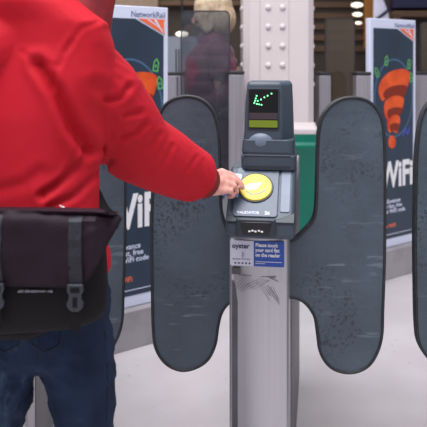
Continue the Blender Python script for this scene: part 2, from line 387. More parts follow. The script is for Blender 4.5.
    for k, ln in enumerate(('Please touch', 'your card flat', 'on the reader')):
        text('sticker_lettering', ln, .0142, 'white', s2, Tr(-.007, -.0112, .900-k*.0138), .0005, sx=.86)
    b = MB(); b.box((-.007, -.0116, .8575), (.066, -.0105, .8590)); b.box((-.007, -.0116, .8525), (.020, -.0105, .8537)); b.build('sticker_rule', 'white', s2)
    b = MB(); b.box((-.074, -.0085, .820), (-.05, .002, .838)); b.build('adhesive_mark', 'steeldk', g)
    b = MB(); rnd = random.Random(3)
    def scr(x0, z0, x1, z1, wd=.0009):
        wd *= .62
        d = Vector((x1-x0, 0, z1-z0)).normalized(); n = Vector((-d.z, 0, d.x))*wd/2
        p = [Vector((x0, -.0086, z0))-n, Vector((x1, -.0086, z1))-n, Vector((x1, -.0086, z1))+n, Vector((x0, -.0086, z0))+n]
        b.add([*p, *(v+Vector((0, .003, 0)) for v in p)], [(0, 1, 2, 3), (7, 6, 5, 4), (0, 1, 5, 4), (1, 2, 6, 5), (2, 3, 7, 6), (3, 0, 4, 7)])
    for k in range(7): x = -.048+k*.007; z = .815-k*.002; l = rnd.uniform(.03, .055); scr(x+.01, z, x+.01-l*.72, z-l*.8, .0010)
    for k in range(4): x = .010+k*.007; scr(x, .812-k*.002, x-.045, .790-k*.004, .0009)
    for k in range(7): x = -.006+k*.008; z = .80-k*.002; l = rnd.uniform(.03, .06); scr(x, z, min(x+l*.7, .06), z-l*.9, .0008)
    scr(-.055, .818, -.018, .816, .0022); scr(.008, .816, .050, .815, .0028); scr(.03, .815, .056, .803, .0016)
    b.build('scratches', 'scratch', g)
    # paddles
    SP = 340.0
    def paddle(px, name):
        pts = [((x-260.5)/SP-.010, H-(y-HZ)/SP) for x, y in px]
        PV = Tr(0, .11, 0) @ Rz(7) @ Tr(0, -.11, 0)
        sm = [(v[0], v[1]) for v in [Vector((q.x, q.y)) for q in spline([(x, z, 0) for x, z in pts], 5)]]
        n = len(sm); ctr = []
        def inset(d):
            o = []
            for i in range(n):
                a = Vector(sm[i-1]); c = Vector(sm[(i+1) % n]); t = (c-a).normalized(); nn_ = Vector((-t.y, t.x)); o.append((sm[i][0]+nn_.x*d, sm[i][1]+nn_.y*d))
            return o
        area_ = sum(sm[i][0]*sm[(i+1) % n][1]-sm[(i+1) % n][0]*sm[i][1] for i in range(n)); sg = 1 if area_ > 0 else -1
        ins = inset(.0085*sg)
        b = MB(); b.prism(inset(.006*sg), .098, .122, 'y', PV); pd = b.build(name, 'rubber', g)
        b = MB(); b.ring(sm, ins, .094, .126, PV); b.build('rubber_edge', 'edge', pd, .003)
        return pd
    R = [(355, 96), (371, 100), (382, 112), (386.5, 130), (388, 170), (388, 215), (387.5, 260), (386, 305), (384.5, 337), (377, 358), (366, 369), (350, 373), (333, 368), (322, 354), (319, 336), (316, 318), (308, 305), (298, 299), (284, 298), (265, 298),
         (265, 243), (284, 242), (296, 238), (306, 229), (314, 219), (317, 205), (318, 170), (319.5, 132), (325, 113), (338, 100)]
    # left paddle mirrored with its own outline
    Lf = [(188, 95), (203, 98), (214, 107), (220, 121), (223, 140), (224, 175), (224.5, 205), (228, 222), (235, 234), (246, 241), (265, 243), (265, 300), (248, 300), (235, 302), (226, 312), (222, 326), (219, 345), (211, 361), (197, 370), (182, 372),
          (167, 365), (157, 350), (154, 330), (153, 290), (152.5, 245), (153, 200), (154, 160), (157, 128), (163, 109), (173, 99)]
    paddle(R, 'paddle'); paddle(Lf, 'paddle')
    return g
gate = make_gate()
tag(gate, 'ticket gate with steel column, yellow touch disc and grey paddles, directly right of the hand', 'ticket gate', 'ticket gates in the near line')
D1 = Vector((-.742, .035, 0))
g2 = copy_tree(gate); g2.location = gate.location+D1; g2.rotation_euler.z = math.radians(6); tag(g2, 'ticket gate mostly hidden behind the person in red, one grey paddle showing', 'ticket gate', 'ticket gates in the near line')
g3 = copy_tree(gate); g3.location = gate.location+Vector((.787, .035, 0)); tag(g3, 'ticket gate cut by the right picture edge, only its left paddle in view', 'ticket gate', 'ticket gates in the near line')

# ---------------------------------------------------------------- posters
def make_poster():
    g = empty('poster_stand'); w = .471; h = 1.5
    # local: x along the board from left (0) to right (w), z up, front faces -y
    b = MB(); b.box((0, 0, .19), (w, .035, .19+h)); b.build('board', 'frame', g, .004)
    b = MB(); b.box((.0, -.05, 0), (w+.03, .09, .188)); b.build('base', 'plinth', g, .004)
    def pz(v): return .19+h*(1-v)
    def pt(u, v): return (u*w, pz(v))
    def sh(name, pts, m, d, par=g):
        b = MB(); b.prism(pts, -d, .0005); return b.build(name, m, par, smooth=False)
    art = sh('printed_panel', [pt(.07, .042), pt(.58, .042), pt(.94, .097), pt(.93, .962), pt(.07, .962)], 'navy', .002)
    lg = sh('logo_triangle', [pt(.62, .041), pt(.955, .041), pt(.955, .094)], 'logoor', .0026)
    for a, c in ((.70, .735), (.79, .825), (.88, .915)):
        sh('logo_ray', [pt(a+.02, .0425), pt(c+.02, .0425), pt(.945, .080+.012*(a > .75)), pt(.93, .078+.010*(a > .75))] if a < .85 else [pt(.945, .0425), pt(.955, .050), pt(.952, .09), pt(.946, .088)], 'frame', .003, lg)
    text('company_lettering', 'NetworkRail', .043, 'inkblue', g, Tr(.965*w, -.001, pz(.036)), .0003, 'RIGHT', sx=.92)
    # wireless symbol: three stacked orange bands narrowing to a dot
    x0_, z0_ = (413-213.5)/F*4.86-.795*w, 4.86-.606*w
    def pp(px, py):
        k = (px-213.5)/F; q = (k*z0_-x0_)/(.795-.606*k); return (q, H-(py-HZ)/F*(z0_+.606*q))
    def blob(name, pts, m, d, par):
        return sh(name, [(v.x, v.z) for v in spline([(pp(*p)[0], 0, pp(*p)[1]) for p in pts], 4)], m, d, par)
    cx, cz = pp(391, 98)
    b = MB(); b.ring([(cx+.20*math.cos(t*math.pi/20), cz+.26*math.sin(t*math.pi/20)) for t in range(40)], [(cx+.19*math.cos(t*math.pi/20), cz+.25*math.sin(t*math.pi/20)) for t in range(40)], -.0024, 0); b.build('blue_ring', 'glowblue', art)
    A1 = [(379, 101), (375.5, 91), (378, 81), (386, 72.5), (397, 69), (405.5, 71), (406.5, 78), (404, 89), (401, 96), (396, 92.5), (389, 93), (384, 97)]
    A2 = [(381.5, 113), (381.5, 103), (387, 97), (395, 95), (400.5, 98), (400, 106), (397, 113), (392, 111.5), (387, 114), (384, 120)]
    A3 = [(384.5, 128), (384.5, 120), (388.5, 115), (394, 114.5), (397, 118.5), (396, 127), (393.5, 133), (389, 130.5), (386.5, 133)]
    for A in (A1, A2, A3):
        o1 = blob('wireless_band', A, 'orange', .003, art); mx = sum(p[0] for p in A)/len(A); my = max(p[1] for p in A)-3
        blob('band_shade', [(mx+(p[0]-mx)*.78+1, my+(p[1]-my)*.45) for p in A], 'orangedk', .0034, o1)
    blob('wireless_dot', [(389+3.7*math.cos(t*math.pi/5), 142+6.6*math.sin(t*math.pi/5)) for t in range(10)], 'orange', .003, art)
    for (u, v, a) in ((.14, .235, -25), (.34, .185, 10), (.84, .20, 8), (.89, .26, -10)):
        T = Tr(u*w, 0, pz(v)) @ Ry(a)
        b = MB(); b.ring([(-.017, -.03), (.017, -.03), (.017, .02), (0, .04), (-.017, .02)], [(-.010, -.022), (.010, -.022), (.010, .016), (0, .030), (-.010, .016)], -.003, 0, T); b.box((-.005, -.003, -.008), (.005, 0, .006), T); b.build('green_tag', 'lime', art, smooth=False)
    b = MB(); p = spline([(.70*w, 0, pz(.52)), (.76*w, 0, pz(.49)), (.80*w, 0, pz(.51)), (.86*w, 0, pz(.48))], 4, False)
    for s, t in zip(p, p[1:]): b.box((s.x, -.003, min(s.z, t.z)-.006), (t.x, 0, max(s.z, t.z)+.006))
    b.build('violet_swirl', 'violet', art)
    text('wifi_lettering', 'WiFi', .232, 'white', g, Tr(.93*w, -.0025, pz(.735)), .0075, 'RIGHT', sx=.74)
    for k, ln in enumerate(('data allowance', 'to our fast, free', 'station WiFi code')):
        text('small_lettering', ln, .038, 'frame', g, Tr(.165*w, -.0025, pz(.807+.022*k)), .0006, sx=1.0)
    text('orange_lettering', 'station WiFi', .036, 'logoor', g, Tr(.165*w, -.0025, pz(.915)), .0006)
    b = MB(); b.box((.12*w, -.003, pz(.945)), (.90*w, 0, pz(.9425))); b.build('rule', 'frame', g)
    return g
TH = math.atan2(.606, .795)
pA = make_poster(); r = P(168, 60, 3.69)
pA.location = (r.x-.795*.471, 3.69-.606*.471, 0); pA.rotation_euler.z = TH
tag(pA, 'WiFi poster board between the red sleeve and the smoked glass panel', 'poster', 'WiFi poster boards')
pB = copy_tree(pA); r = P(413, 60, 4.86); pB.location = (r.x-.795*.471+.018, 4.86-.606*.471, 0)
tag(pB, 'WiFi poster board further back, right of the bronze glass panel', 'poster', 'WiFi poster boards')

# ---------------------------------------------------------------- iron column
cd_ = 4.35; cl = P(243, 0, cd_).x; crx = P(314.5, 0, cd_).x; cx = (cl+crx)/2; hw = (crx-cl)/2
col = empty('iron_column', (cx, cd_+hw, 0))
def cz_(py): return H-(py-HZ)/F*cd_
zt = cz_(131)
b = MB(); c_ = .035
oc = lambda r, z, c=c_: [(-r+c, -r, z), (r-c, -r, z), (r, -r+c, z), (r, r-c, z), (r-c, r, z), (-r+c, r, z), (-r, r-c, z), (-r, -r+c, z)]
b.loft([oc(hw, zt), oc(hw, 4.6)]); b.build('shaft', 'colw', col, .004)
b = MB(); b.box((hw-.16, -hw-.004, zt+.05), (hw-.155, -hw+.01, 4.5)); b.box((-hw+.10, -hw-.004, zt+.05), (-hw+.105, -hw+.01, 4.5)); b.build('shaft_bead', 'colw', col, .002)
b = MB()
for k in range(16):
    z = cz_(65.5)+k*19.3/F*cd_-.117
    for px in (268.2, 282.5):
        b.ell((P(px, 0, cd_).x-cx, -hw, z), (.019, .014, .019), 12, None, 6)
b.build('front_rivets', 'colw', col)
b = MB()
for k in range(16):
    z = cz_(65.5)+k*19.3/F*cd_-.117
    for s in (-1, 1):
        for y in (-.14, -.05): b.ell((s*hw, y, z), (.013, .018, .018), 12, None, 6)
b.build('side_rivets', 'colw', col)
b = MB(); b.loft([oc(hw+.020, zt-.02, .02), oc(hw+.024, zt+.01, .02), oc(hw+.012, zt+.03, .02), oc(hw+.006, zt+.05, .03)]); b.build('base_moulding', 'colw', col, .004)
b = MB(); b.loft([oc(hw+.028, 0, .02), oc(hw+.028, .12, .02), oc(hw+.016, .16, .02), oc(hw+.016, cz_(152), .02), oc(hw+.028, cz_(149), .02), oc(hw+.030, cz_(145), .02), oc(hw+.018, cz_(142), .02), oc(hw+.022, cz_(134), .02), oc(hw+.016, zt-.02, .02)])
b.build('pedestal', 'colg', col, .003)
tag(col, 'pinkish white riveted iron column on a green pedestal behind the display', 'column')

# ---------------------------------------------------------------- glass barriers further back
def post(px0, px1, d, pytop=72, dep=.16):
    a = P(px0, pytop, d); c = P(px1, pytop, d); g = empty('gate_post', ((a.x+c.x)/2, d, 0)); h = (c.x-a.x)/2
    b = MB(); b.box((-h, 0, 0), (h, dep, a.z-.02)); b.build('post_body', 'post', g, .006)
    b = MB(); b.box((-h-.003, -.003, a.z-.02), (h+.003, dep+.003, a.z)); b.build('post_cap', 'postcap', g, .004)
    return g, h, a.z
def pane(g, x0, x1, z0, z1, y, m, bolt=True):
    b = MB(); b.prism(rr(x0, z0, x1, z1, .03), y, y+.012); p = b.build('glass_panel', m, g, .002)
    b = MB(); b.ring(rr(x0-.004, z0-.004, x1+.004, z1+.004, .034), rr(x0+.003, z0+.003, x1-.003, z1-.003, .027), y-.001, y+.013); b.build('panel_edge', 'postcap', p)
    return p
gA, h, z = post(166, 184.5, 4.35)
b = MB(); b.box((h*.15, -.005, .02), (h*.15+.008, .003, z-.03)); b.build('post_joint', 'steeldk', gA)
b = MB()
for px in (175.5, 178.3): q = P(px, 50, 4.35).x-gA.location.x; b.box((q-.004, .07, z-.002), (q+.004, .08, z+.14))
b.build('rods', 'postcap', gA)
tag(gA, 'grey gate post with two thin dark rods, beside the left poster', 'gate post', 'grey posts of the back line')
gB, h, z = post(229, 244, 4.18, 71, .12)
bx = gB.location.x; p = pane(gB, P(181, 0, 4.2).x-bx, P(229.5, 0, 4.2).x-bx, .35, P(0, 11, 4.2).z, .03, 'glass')
tag(gB, 'grey gate post with smoked glass panel in front of the blonde woman', 'gate post', 'grey posts of the back line')
gC, h, z = post(319, 331, 4.5)
bx = gC.location.x; pane(gC, P(326, 0, 4.5).x-bx, P(355.5, 0, 4.5).x-bx, .35, P(0, 18, 4.5).z, .03, 'glassb')
tag(gC, 'grey gate post holding a bronze glass panel, right of the column', 'gate post', 'grey posts of the back line')
gD, h, z = post(356.5, 371, 4.42)
tag(gD, 'grey gate post overlapping the left border of the right poster', 'gate post', 'grey posts of the back line')
gE, h, z = post(414.5, 434, 5.02)
bx = gE.location.x; pane(gE, P(423, 0, 5.0).x-bx, P(455, 0, 5.0).x-bx, .35, P(0, 22, 5.0).z, .03, 'glassb')
tag(gE, 'grey gate post at the right picture edge, beside the right poster', 'gate post', 'grey posts of the back line')

# ---------------------------------------------------------------- people kit
def head_parts(mb, c, T, s=1.0):
    """skull, jaw, nose, ears into mb. T turns the head; it faces local +y"""
    X = Tr(*c) @ T
    mb.ell((0, -.008, .025), (.074*s, .094*s, .090*s), 24, X); mb.ell((0, .020, -.035), (.056*s, .068*s, .075*s), 20, X)
    mb.ell((0, .050, -.078), (.026*s, .026*s, .020*s), 12, X)
    mb.tube([(0, .086, .018), (0, .104, -.014), (0, .110, -.026)], [.008, .012, .013], 10, T=X)
    for q in (-1, 1): mb.ell((q*.076*s, -.004, -.012), (.010, .020, .032), 12, X)
    mb.ell((0, .088, -.052), (.024, .012, .010), 12, X)
def face_parts(c, T, parent):
    X = Tr(*c) @ T
    for q in (-1, 1):
        b = MB(); b.ell((q*.031, .080, .008), (.012, .010, .008), 12, X); e = b.build('eye', 'eye', parent)
        b = MB(); b.ell((q*.031, .088, .008), (.005, .004, .005), 10, X); b.build('iris', 'navyd', e)
    b = MB(); b.tube([(-.022, .094, -.052), (0, .102, -.051), (.022, .094, -.052)], .0045, 8, T=X); b.build('mouth', 'lip', parent)
def hand(mb, W, K, tips, thumb, pr=(.030, .014), up=(0, 0, 1), fr=.0082):
    """W wrist, K four knuckles, tips: list of four joint paths after the knuckle"""
    mc = (K[1]+K[2])/2
    for k, kk in enumerate(K): mb.tube([W-(kk-W)*.3+(kk-mc)*.75, W+(kk-W)*.4+(kk-mc)*.45, kk], [.0125, .0135, .0110], 10)
    mb.tube([W, (W*.45+mc*.55)], [.021, .019], 14)
    for k, t in enumerate(tips): mb.tube([K[k]]+t, [.0100]+[fr*(1 if k < 3 else .88)]*(len(t)-1)+[fr*.82], 10)
    mb.tube(thumb, [.013, .0115, .0100, .0082], 10)

# ---------------------------------------------------------------- the person in red
def V(*a): return Vector(a)
pers = empty('person', (P(42, 0, 1.5).x, 1.5, 0))
pm = pers.location.copy()
FW = V(math.sin(math.radians(28)), math.cos(math.radians(28)), 0); RT = V(FW.y, -FW.x, 0)   # facing, own right
pel = P(42, 318, 1.50); chest = P(44, 120, 1.52); neckb = P(74, 8, 1.56); headc = P(92, -62, 1.62)
shR = P(79, 68, 1.51); elR = P(136, 146, 1.68); wrR = P(209, 184, 1.885)
shL = V(-.545, 1.44, 1.41); elL = V(-.64, 1.40, 1.14); wrL = V(-.60, 1.55, .92)
hipR = P(72, 345, 1.51); knR = V(-.246, 1.53, .47); anR = V(-.24, 1.50, .09)
hipL = P(1, 345, 1.50); knL = V(-.476, 1.51, .47); anL = V(-.47, 1.46, .09)
bd = MB()
bd.tube([pel-V(0, 0, .03), pel+V(0, 0, .08), chest-V(0, 0, .1), chest+V(0, 0, .06), neckb-V(.02, .02, .05)], [(.105, .06), (.100, .07), (.100, .075), (.115, .08), (.075, .055)], 20, up=FW, c0=.5)
bd.tube([neckb-V(.02, .02, .04), headc-V(0, 0, .04)], [.058, .052], 16)
for s, e, w in ((shR, elR, wrR), (shL, elL, wrL)):
    bd.tube([(neckb+s)/2+V(0, 0, -.02), s], [.05, .05], 14); bd.tube([s, (s+e)/2, e], [.044, .040, .035], 14); bd.tube([e, e+(w-e)*.4, w], [.037, .038, .025], 14)
for h_, k, a in ((hipR, knR, anR), (hipL, knL, anL)):
    bd.tube([h_, (h_+k)/2, k], [.050, .044, .038], 16); bd.tube([k, k+(a-k)*.35, a], [.038, .040, .030], 14)
    bd.tube([a+V(0, 0, -.02), a+FW*.09+V(0, 0, -.045), a+FW*.16+V(0, 0, -.06)], [.035, .032, .025], 12)
HT = Rz(-40) @ Rx(-18)
head_parts(bd, headc, HT)
dd = -.035
K = [P(224, 173, 1.965+dd), P(227, 177.5, 1.955+dd), P(227.5, 184, 1.940+dd), P(225, 190.5, 1.925+dd)]
tips = [[P(232, 174.5, 1.975+dd), P(238, 180, 1.978+dd), P(241, 185, 1.975+dd)],
        [P(235.5, 180, 1.962+dd), P(241, 184, 1.965+dd), P(243, 188, 1.963+dd)],
        [P(235, 186, 1.945+dd), P(237, 192, 1.955+dd), P(233, 194, 1.965+dd)],
        [P(231.5, 191.5, 1.930+dd), P(233.5, 196, 1.940+dd), P(229.5, 197, 1.950+dd)]]
th = [P(214, 176, 1.93+dd), P(222, 172, 1.975+dd), P(229, 176, 2.0+dd), P(236, 183, 1.998+dd)]
hand(bd, wrR, K, tips, th)
dL = (wrL-elL).normalized(); sL = V(0, 1, 0)
KL = [wrL+dL*.085+V(0, .032-.02*k, .004-.003*abs(k-1)) for k in range(4)]
hand(bd, wrL, KL, [[k+dL*.036+V(.008, 0, 0), k+dL*.058+V(.022, 0, 0), k+dL*.068+V(.038, 0, .004)] for k in KL], [wrL+dL*.02+V(.01, .025, 0), wrL+dL*.045+V(.022, .046, 0), wrL+dL*.07+V(.03, .052, 0), wrL+dL*.09+V(.036, .05, 0)])
for q in (bd,): q.v = [v-pm for v in q.v]
body = voxel(bd, 'body', 'skin', pers, .0042, 2)
face_parts(headc-pm, HT, pers)
b = MB(); X = Tr(*(headc-pm)) @ HT
b.ell((0, -.022, .035), (.083, .098, .095), 24, X); b.ell((0, -.06, -.02), (.066, .05, .08), 20, X)
voxel(b, 'hair', 'hairdk', pers, .006, 3, lambda p, n: .004*noise.noise(p*60))

# jacket
def jring(px, py, d, rx, ry, n=26, p=2.3):
    c = P(px, py, d); o = []
    for k in range(n):
        t = 2*math.pi*k/n; cc = math.cos(t); ss = math.sin(t)
        o.append(c+RT*rx*math.copysign(abs(cc)**(2/p), cc)+FW*ry*math.copysign(abs(ss)**(2/p), ss))
    return o
jk = MB()
R = [jring(36, 266, 1.50, .168, .115), jring(36, 250, 1.50, .166, .114), jring(33, 212, 1.50, .146, .110), jring(31, 165, 1.51, .148, .118), jring(32, 115, 1.52, .168, .125),
     jring(36, 75, 1.525, .180, .120), jring(38, 45, 1.53, .176, .116), jring(36, 24, 1.52, .165, .108), jring(24, 4, 1.50, .130, .10), jring(20, -14, 1.50, .100, .085)]
jk.loft(R)
jk.tube([P(60, 36, 1.53), shR+V(-.01, 0, .004), shR*.72+elR*.28, shR*.35+elR*.65, elR, elR*.6+wrR*.4, elR*.22+wrR*.78, wrR-(wrR-elR)*.13], [0.085, .092, .096, .094, .088, .080, .070, .056], 22, c1=.08)
jk.tube([P(40, 36, 1.50), shL+V(.01, 0, 0), (shL+elL)/2, elL, wrL-(wrL-elL)*.04], [.08, .08, .072, .066, .054], 20)
# collar: standing hood collar, open at front right
def segdist(p, a, b):
    ab = b-a; t = max(0, min(1, (p-a).dot(ab)/ab.length_squared)); return (p-a-ab*t).length, t
folds = []
def fold(pts, w, d):
    pts = [P(*q)-pm for q in pts]; folds.append((pts, w, d))
# crease from armpit up the back, sleeve head crease, elbow and waist folds
fold([(38, 64, 1.40), (57, 93, 1.40), (73, 128, 1.41), (90, 150, 1.44)], .010, .021)
fold([(22, 52, 1.40), (36, 62, 1.40), (58, 66, 1.40), (72, 42, 1.42)], .005, .004)
fold([(58, 66, 1.40), (50, 90, 1.40)], .005, .004)
fold([(64, 52, 1.42), (82, 28, 1.44), (98, 22, 1.46)], .0045, .005)
fold([(92, 152, 1.42), (68, 178, 1.40), (42, 196, 1.39)], .007, .010)
fold([(100, 172, 1.42), (76, 196, 1.40), (50, 208, 1.39)], .006, .008)
fold([(78, 150, 1.42), (66, 176, 1.40), (52, 190, 1.39)], .005, .006)
fold([(0, 190, 1.39), (24, 184, 1.39), (40, 172, 1.39)], .010, .005)
fold([(130, 86, 1.60), (122, 98, 1.57), (108, 100, 1.50)], .006, .010)
fold([(140, 112, 1.62), (126, 116, 1.56)], .006, .009)
fold([(146, 124, 1.65), (136, 134, 1.60), (122, 138, 1.55)], .006, .009)
fold([(160, 134, 1.70), (150, 150, 1.66)], .005, .007)
fold([(172, 146, 1.76), (166, 160, 1.72), (158, 168, 1.70)], .005, .006)
fold([(196, 158, 1.82), (188, 170, 1.78)], .005, .005)
fold([(96, 84, 1.44), (112, 100, 1.48), (128, 108, 1.55)], .010, .006)
fold([(100, 50, 1.46), (104, 70, 1.46), (96, 88, 1.44)], .012, .004)
fold([(112, 30, 1.52), (118, 48, 1.52)], .006, .005)
fold([(150, 172, 1.66), (180, 186, 1.78)], .010, .004)
fold([(204, 160, 1.83), (212, 180, 1.85), (208, 200, 1.85)], .0035, .004)
def jdisp(p, n):
    d = .004*noise.noise(p*6)+.0012*noise.noise(V(p.x*14, p.y*14, p.z*9)+V(3, 1, 2))
    for pts, w, dp in folds:
        best = 9; 
        for a, c in zip(pts, pts[1:]):
            q, t = segdist(p, a, c)
            if q < best: best = q
        if best < .14:
            # folds act on the surface along the camera-facing back and sleeve
            pass
    return d
def jdisp2(p, n):
    """creases pressed into the cloth where the fold lines pass"""
    d = jdisp(p, n)
    w_ = p+pm; px = 213.5+w_.x/w_.y*F; py = HZ+(H-w_.z)/w_.y*F
    return d
# folds are laid in the plane of the back (x, z), limited to its rear side
def planar(p, n):
    d = jdisp(p, n)
    if n.y > .15: return d
    for pts, w, dp in folds:
        best = 9
        for a, c in zip(pts, pts[1:]):
            a2 = V(a.x, 0, a.z); c2 = V(c.x, 0, c.z); q, t = segdist(V(p.x, 0, p.z), a2, c2)
            best = min(best, q)
        if best < w*4: d += -(.95 if dp >= .008 else .38)*dp*math.exp(-(best/w)**2)+dp*.18*math.exp(-((best-w*2.2)/(w*1.1))**2)
    return d
# the fold lines are stated on the nominal rear surface; move them onto the cloth's own depth
jk.v = [v-pm for v in jk.v]
def depth_fix():
    from mathutils.bvhtree import BVHTree
    t = BVHTree.FromPolygons(jk.v, jk.f)
    cp = V(0, 0, H)-pm
    for i, (pts, w, dp) in enumerate(folds):
        dense = []
        for a, c in zip(pts, pts[1:]):
            for k in range(5): dense.append(a.lerp(c, k/5))
        dense.append(pts[-1]); out = []
        for q in dense:
            dr = (q-cp).normalized(); hit = t.ray_cast(cp, dr)
            out.append(hit[0] if hit[0] else q)
        folds[i] = (out, w, dp)
depth_fix()
jacket = voxel(jk, 'jacket', 'red', pers, .0052, 5, planar)
# collar
cb = MB(); ax = (headc-neckb).normalized(); cring = []
for i, (t, rr_) in enumerate(((-.05, .086), (.0, .080), (.05, .077), (.10, .079))):
    c = neckb+ax*t-pm+V(.002, 0, 0); u = RT; v = ax.cross(u).normalized()
    cring.append((c, rr_, u, v))
def cr_ring(off): return [[c+u*(r_+off)*math.cos(2*math.pi*k/28)+v*(r_+off)*.95*math.sin(2*math.pi*k/28) for k in range(28)] for c, r_, u, v in cring]
outer = cr_ring(.006); inner = cr_ring(-.008)
cb.loft(outer, False); cb.loft(inner, False)
n = 28; base = len(cb.v)
cb.loft([outer[-1], inner[-1]], False); cb.loft([outer[0], inner[0]], False)
co = cb.build('collar', 'redin', jacket); 
zb_ = MB()
zp = [P(96, -4, 1.52)-pm, P(98, 10, 1.50)-pm]
sm_ = co.modifiers.new('S', 'SUBSURF'); sm_.levels = 1
# drawcord and hem label
b = MB(); b.tube([q-pm for q in (P(59, 210, 1.384), P(63, 207, 1.378), P(66, 209.5, 1.372), P(70, 209, 1.378))], [.0016, .0022, .0018, .0016], 8)
b.tube([q-pm for q in (P(63, 208, 1.378), P(60, 205.5, 1.380))], .0012, 6); b.build('drawcord', 'cord', jacket)
# cuff
b = MB(); ca = (wrR-elR).normalized(); c0 = wrR-pm-ca*(wrR-elR).length*.125
b.tube([c0-ca*.006, c0+ca*.004], [.050, .049], 22); b.build('cuff_lining', 'redin', jacket)

# jeans
jn = MB()
def jl(h_, k, a, sgn):
    jn.tube([h_+V(0, 0, .02), h_.lerp(k, .3), h_.lerp(k, .62), k], [(.084, .090), (.074, .082), (.053, .064), (.050, .058)], 22, up=(0, 1, 0))
    jn.tube([k, k.lerp(a, .5), a+V(0, 0, -.02)], [(.050, .058), (.054, .060), (.064, .07)], 20, up=(0, 1, 0))
jl(hipR+V(.006, 0, 0), knR, anR, 1); jl(hipL, knL, anL, -1)
jn.tube([P(38, 328, 1.49), P(40, 305, 1.49), P(38, 270, 1.50)], [(.145, .10), (.150, .105), (.14, .095)], 24, up=(0, 1, 0), c0=.75)
jn.v = [v-pm for v in jn.v]
def jdn(p, n):
    k = noise.noise(V(p.x*14, p.y*14, p.z*26)); r = 1-abs(noise.noise(V(p.x*9+4, p.y*9, p.z*17+p.x*8)))*2
    q = 1-abs(noise.noise(V(p.x*5-p.z*5, p.y*6+9, p.z*12+p.x*6)))*2
    return .0025*k+.0035*max(r, 0)**4+.004*max(q, 0)**5-.003
jeans = voxel(jn, 'jeans', 'denim', pers, .006, 4, jdn)
from mathutils.bvhtree import BVHTree
jt = BVHTree.FromPolygons([v.co for v in jeans.data.vertices], [tuple(p.vertices) for p in jeans.data.polygons]); cp_ = V(0, 0, H)-pm
def on_jeans(px, py, off=.0006):
    dr = (P(px, py, 1.4)-V(0, 0, H)).normalized(); h_ = jt.ray_cast(cp_, dr)[0]
    return (h_ if h_ else P(px, py, 1.4)-pm)-dr*off
def seam(name, pts, rad, m):
    d = []
    for a, c in zip(pts, pts[1:]):
        for k in range(6): d.append(on_jeans(a[0]+(c[0]-a[0])*k/6, a[1]+(c[1]-a[1])*k/6))
    d.append(on_jeans(*pts[-1])); b = MB(); b.tube(d, rad, 6); b.build(name, m, jeans)
seam('pocket_seam', [(30, 318), (31, 343), (45, 352), (59, 345), (62, 318)], .0013, 'denimdk')
seam('pocket_seam', [(-12, 318), (-10, 343), (4, 352), (18, 345), (20, 318)], .0013, 'denimdk')
seam('seat_seam', [(40, 300), (38, 345), (36, 366)], .0012, 'denimdk')
seam('side_seam', [(105, 330), (108, 380), (106, 440)], .0013, 'denimdk')
for a, nm in ((anR, 'shoe'), (anL, 'shoe')):
    b = MB(); a = a-pm
    b.tube([a+V(0, 0, -.01)-FW*.03, a-FW*.03+V(0, 0, -.045)], [.045, .042], 16); b.tube([a-FW*.03+V(0, 0, -.05), a+FW*.06+V(0, 0, -.050), a+FW*.17+V(0, 0, -.058)], [(.042, .036), (.045, .036), (.040, .028)], 16)
    s = voxel(b, 'shoe', 'shoe', pers, .006, 3)
    b = MB(); b.prism([(x, y) for x, y in [((-.075+.25*t)*1.0, w_) for t, w_ in ((0, -.03), (.3, -.042), (.7, -.048), (1, -.03), (1.06, 0), (1, .03), (.7, .048), (.3, .042), (0, .03))]], -a.z-pm.z, -a.z-pm.z+.022, 'z', Tr(a.x, a.y, a.z) @ Matrix.Rotation(math.atan2(FW.y, FW.x), 4, 'Z')); b.build('sole', 'black', s, .004)
tag(pers, 'person in red jacket and blue jeans reaching right hand to the yellow disc', 'person')

# card wallet in the hand
b = MB(); b.prism(rr(-.027, -.036, .027, .036, .004), -.001, .001)
T = Tr(*P(230.5, 184.5, 1.950)) @ Rz(-8) @ Rx(-40) @ Ry(6)
cdw = empty('travel_card', (0, 0, 0)); bpy.data.objects.remove(cdw)
o = b.build('travel_card', 'wallet', None, .0004); o.matrix_world = T
tag(o, 'pale blue travel card pinched in the fingers at the yellow disc', 'travel card')

# ---------------------------------------------------------------- messenger bag
bag = empty('messenger_bag', tuple(P(30, 330, 1.33))); bo = bag.location.copy()
bc = P(25, 260, 1.335)
def bring(py, hx, hy, dx=0, dy=0, n=36, p=4):
    z = P(0, py, 1.335).z; o = []
    for k in range(n):
        t = 2*math.pi*k/n; cc = math.cos(t); ss = math.sin(t)
        o.append(V(bc.x+dx+hx*math.copysign(abs(cc)**(2/p), cc), 1.325+dy+hy*math.copysign(abs(ss)**(2/p), ss), z+(.018*cc if py > 300 else 0))-bo)
    return o
b = MB(); b.loft([bring(328, .13, .030, -.02, .015), bring(325, .148, .042, 0, .004), bring(316, .155, .052), bring(290, .156, .054), bring(250, .153, .050), bring(228, .150, .042), bring(221, .145, .030)])
bb = b.build('bag_body', 'bagdark', bag, 0, sub=1)
def bn(o, amp, sc):
    for v in o.data.vertices: pass
# the sagging underside pouch
b = MB(); b.tube([P(-40, 322, 1.36)-bo, P(0, 325, 1.37)-bo, P(30, 326, 1.37)-bo, P(58, 321, 1.37)-bo], [(.03, .02), (.035, .026), (.034, .024), (.02, .012)], 16); b.build('bag_bottom', 'bagdark', bag)
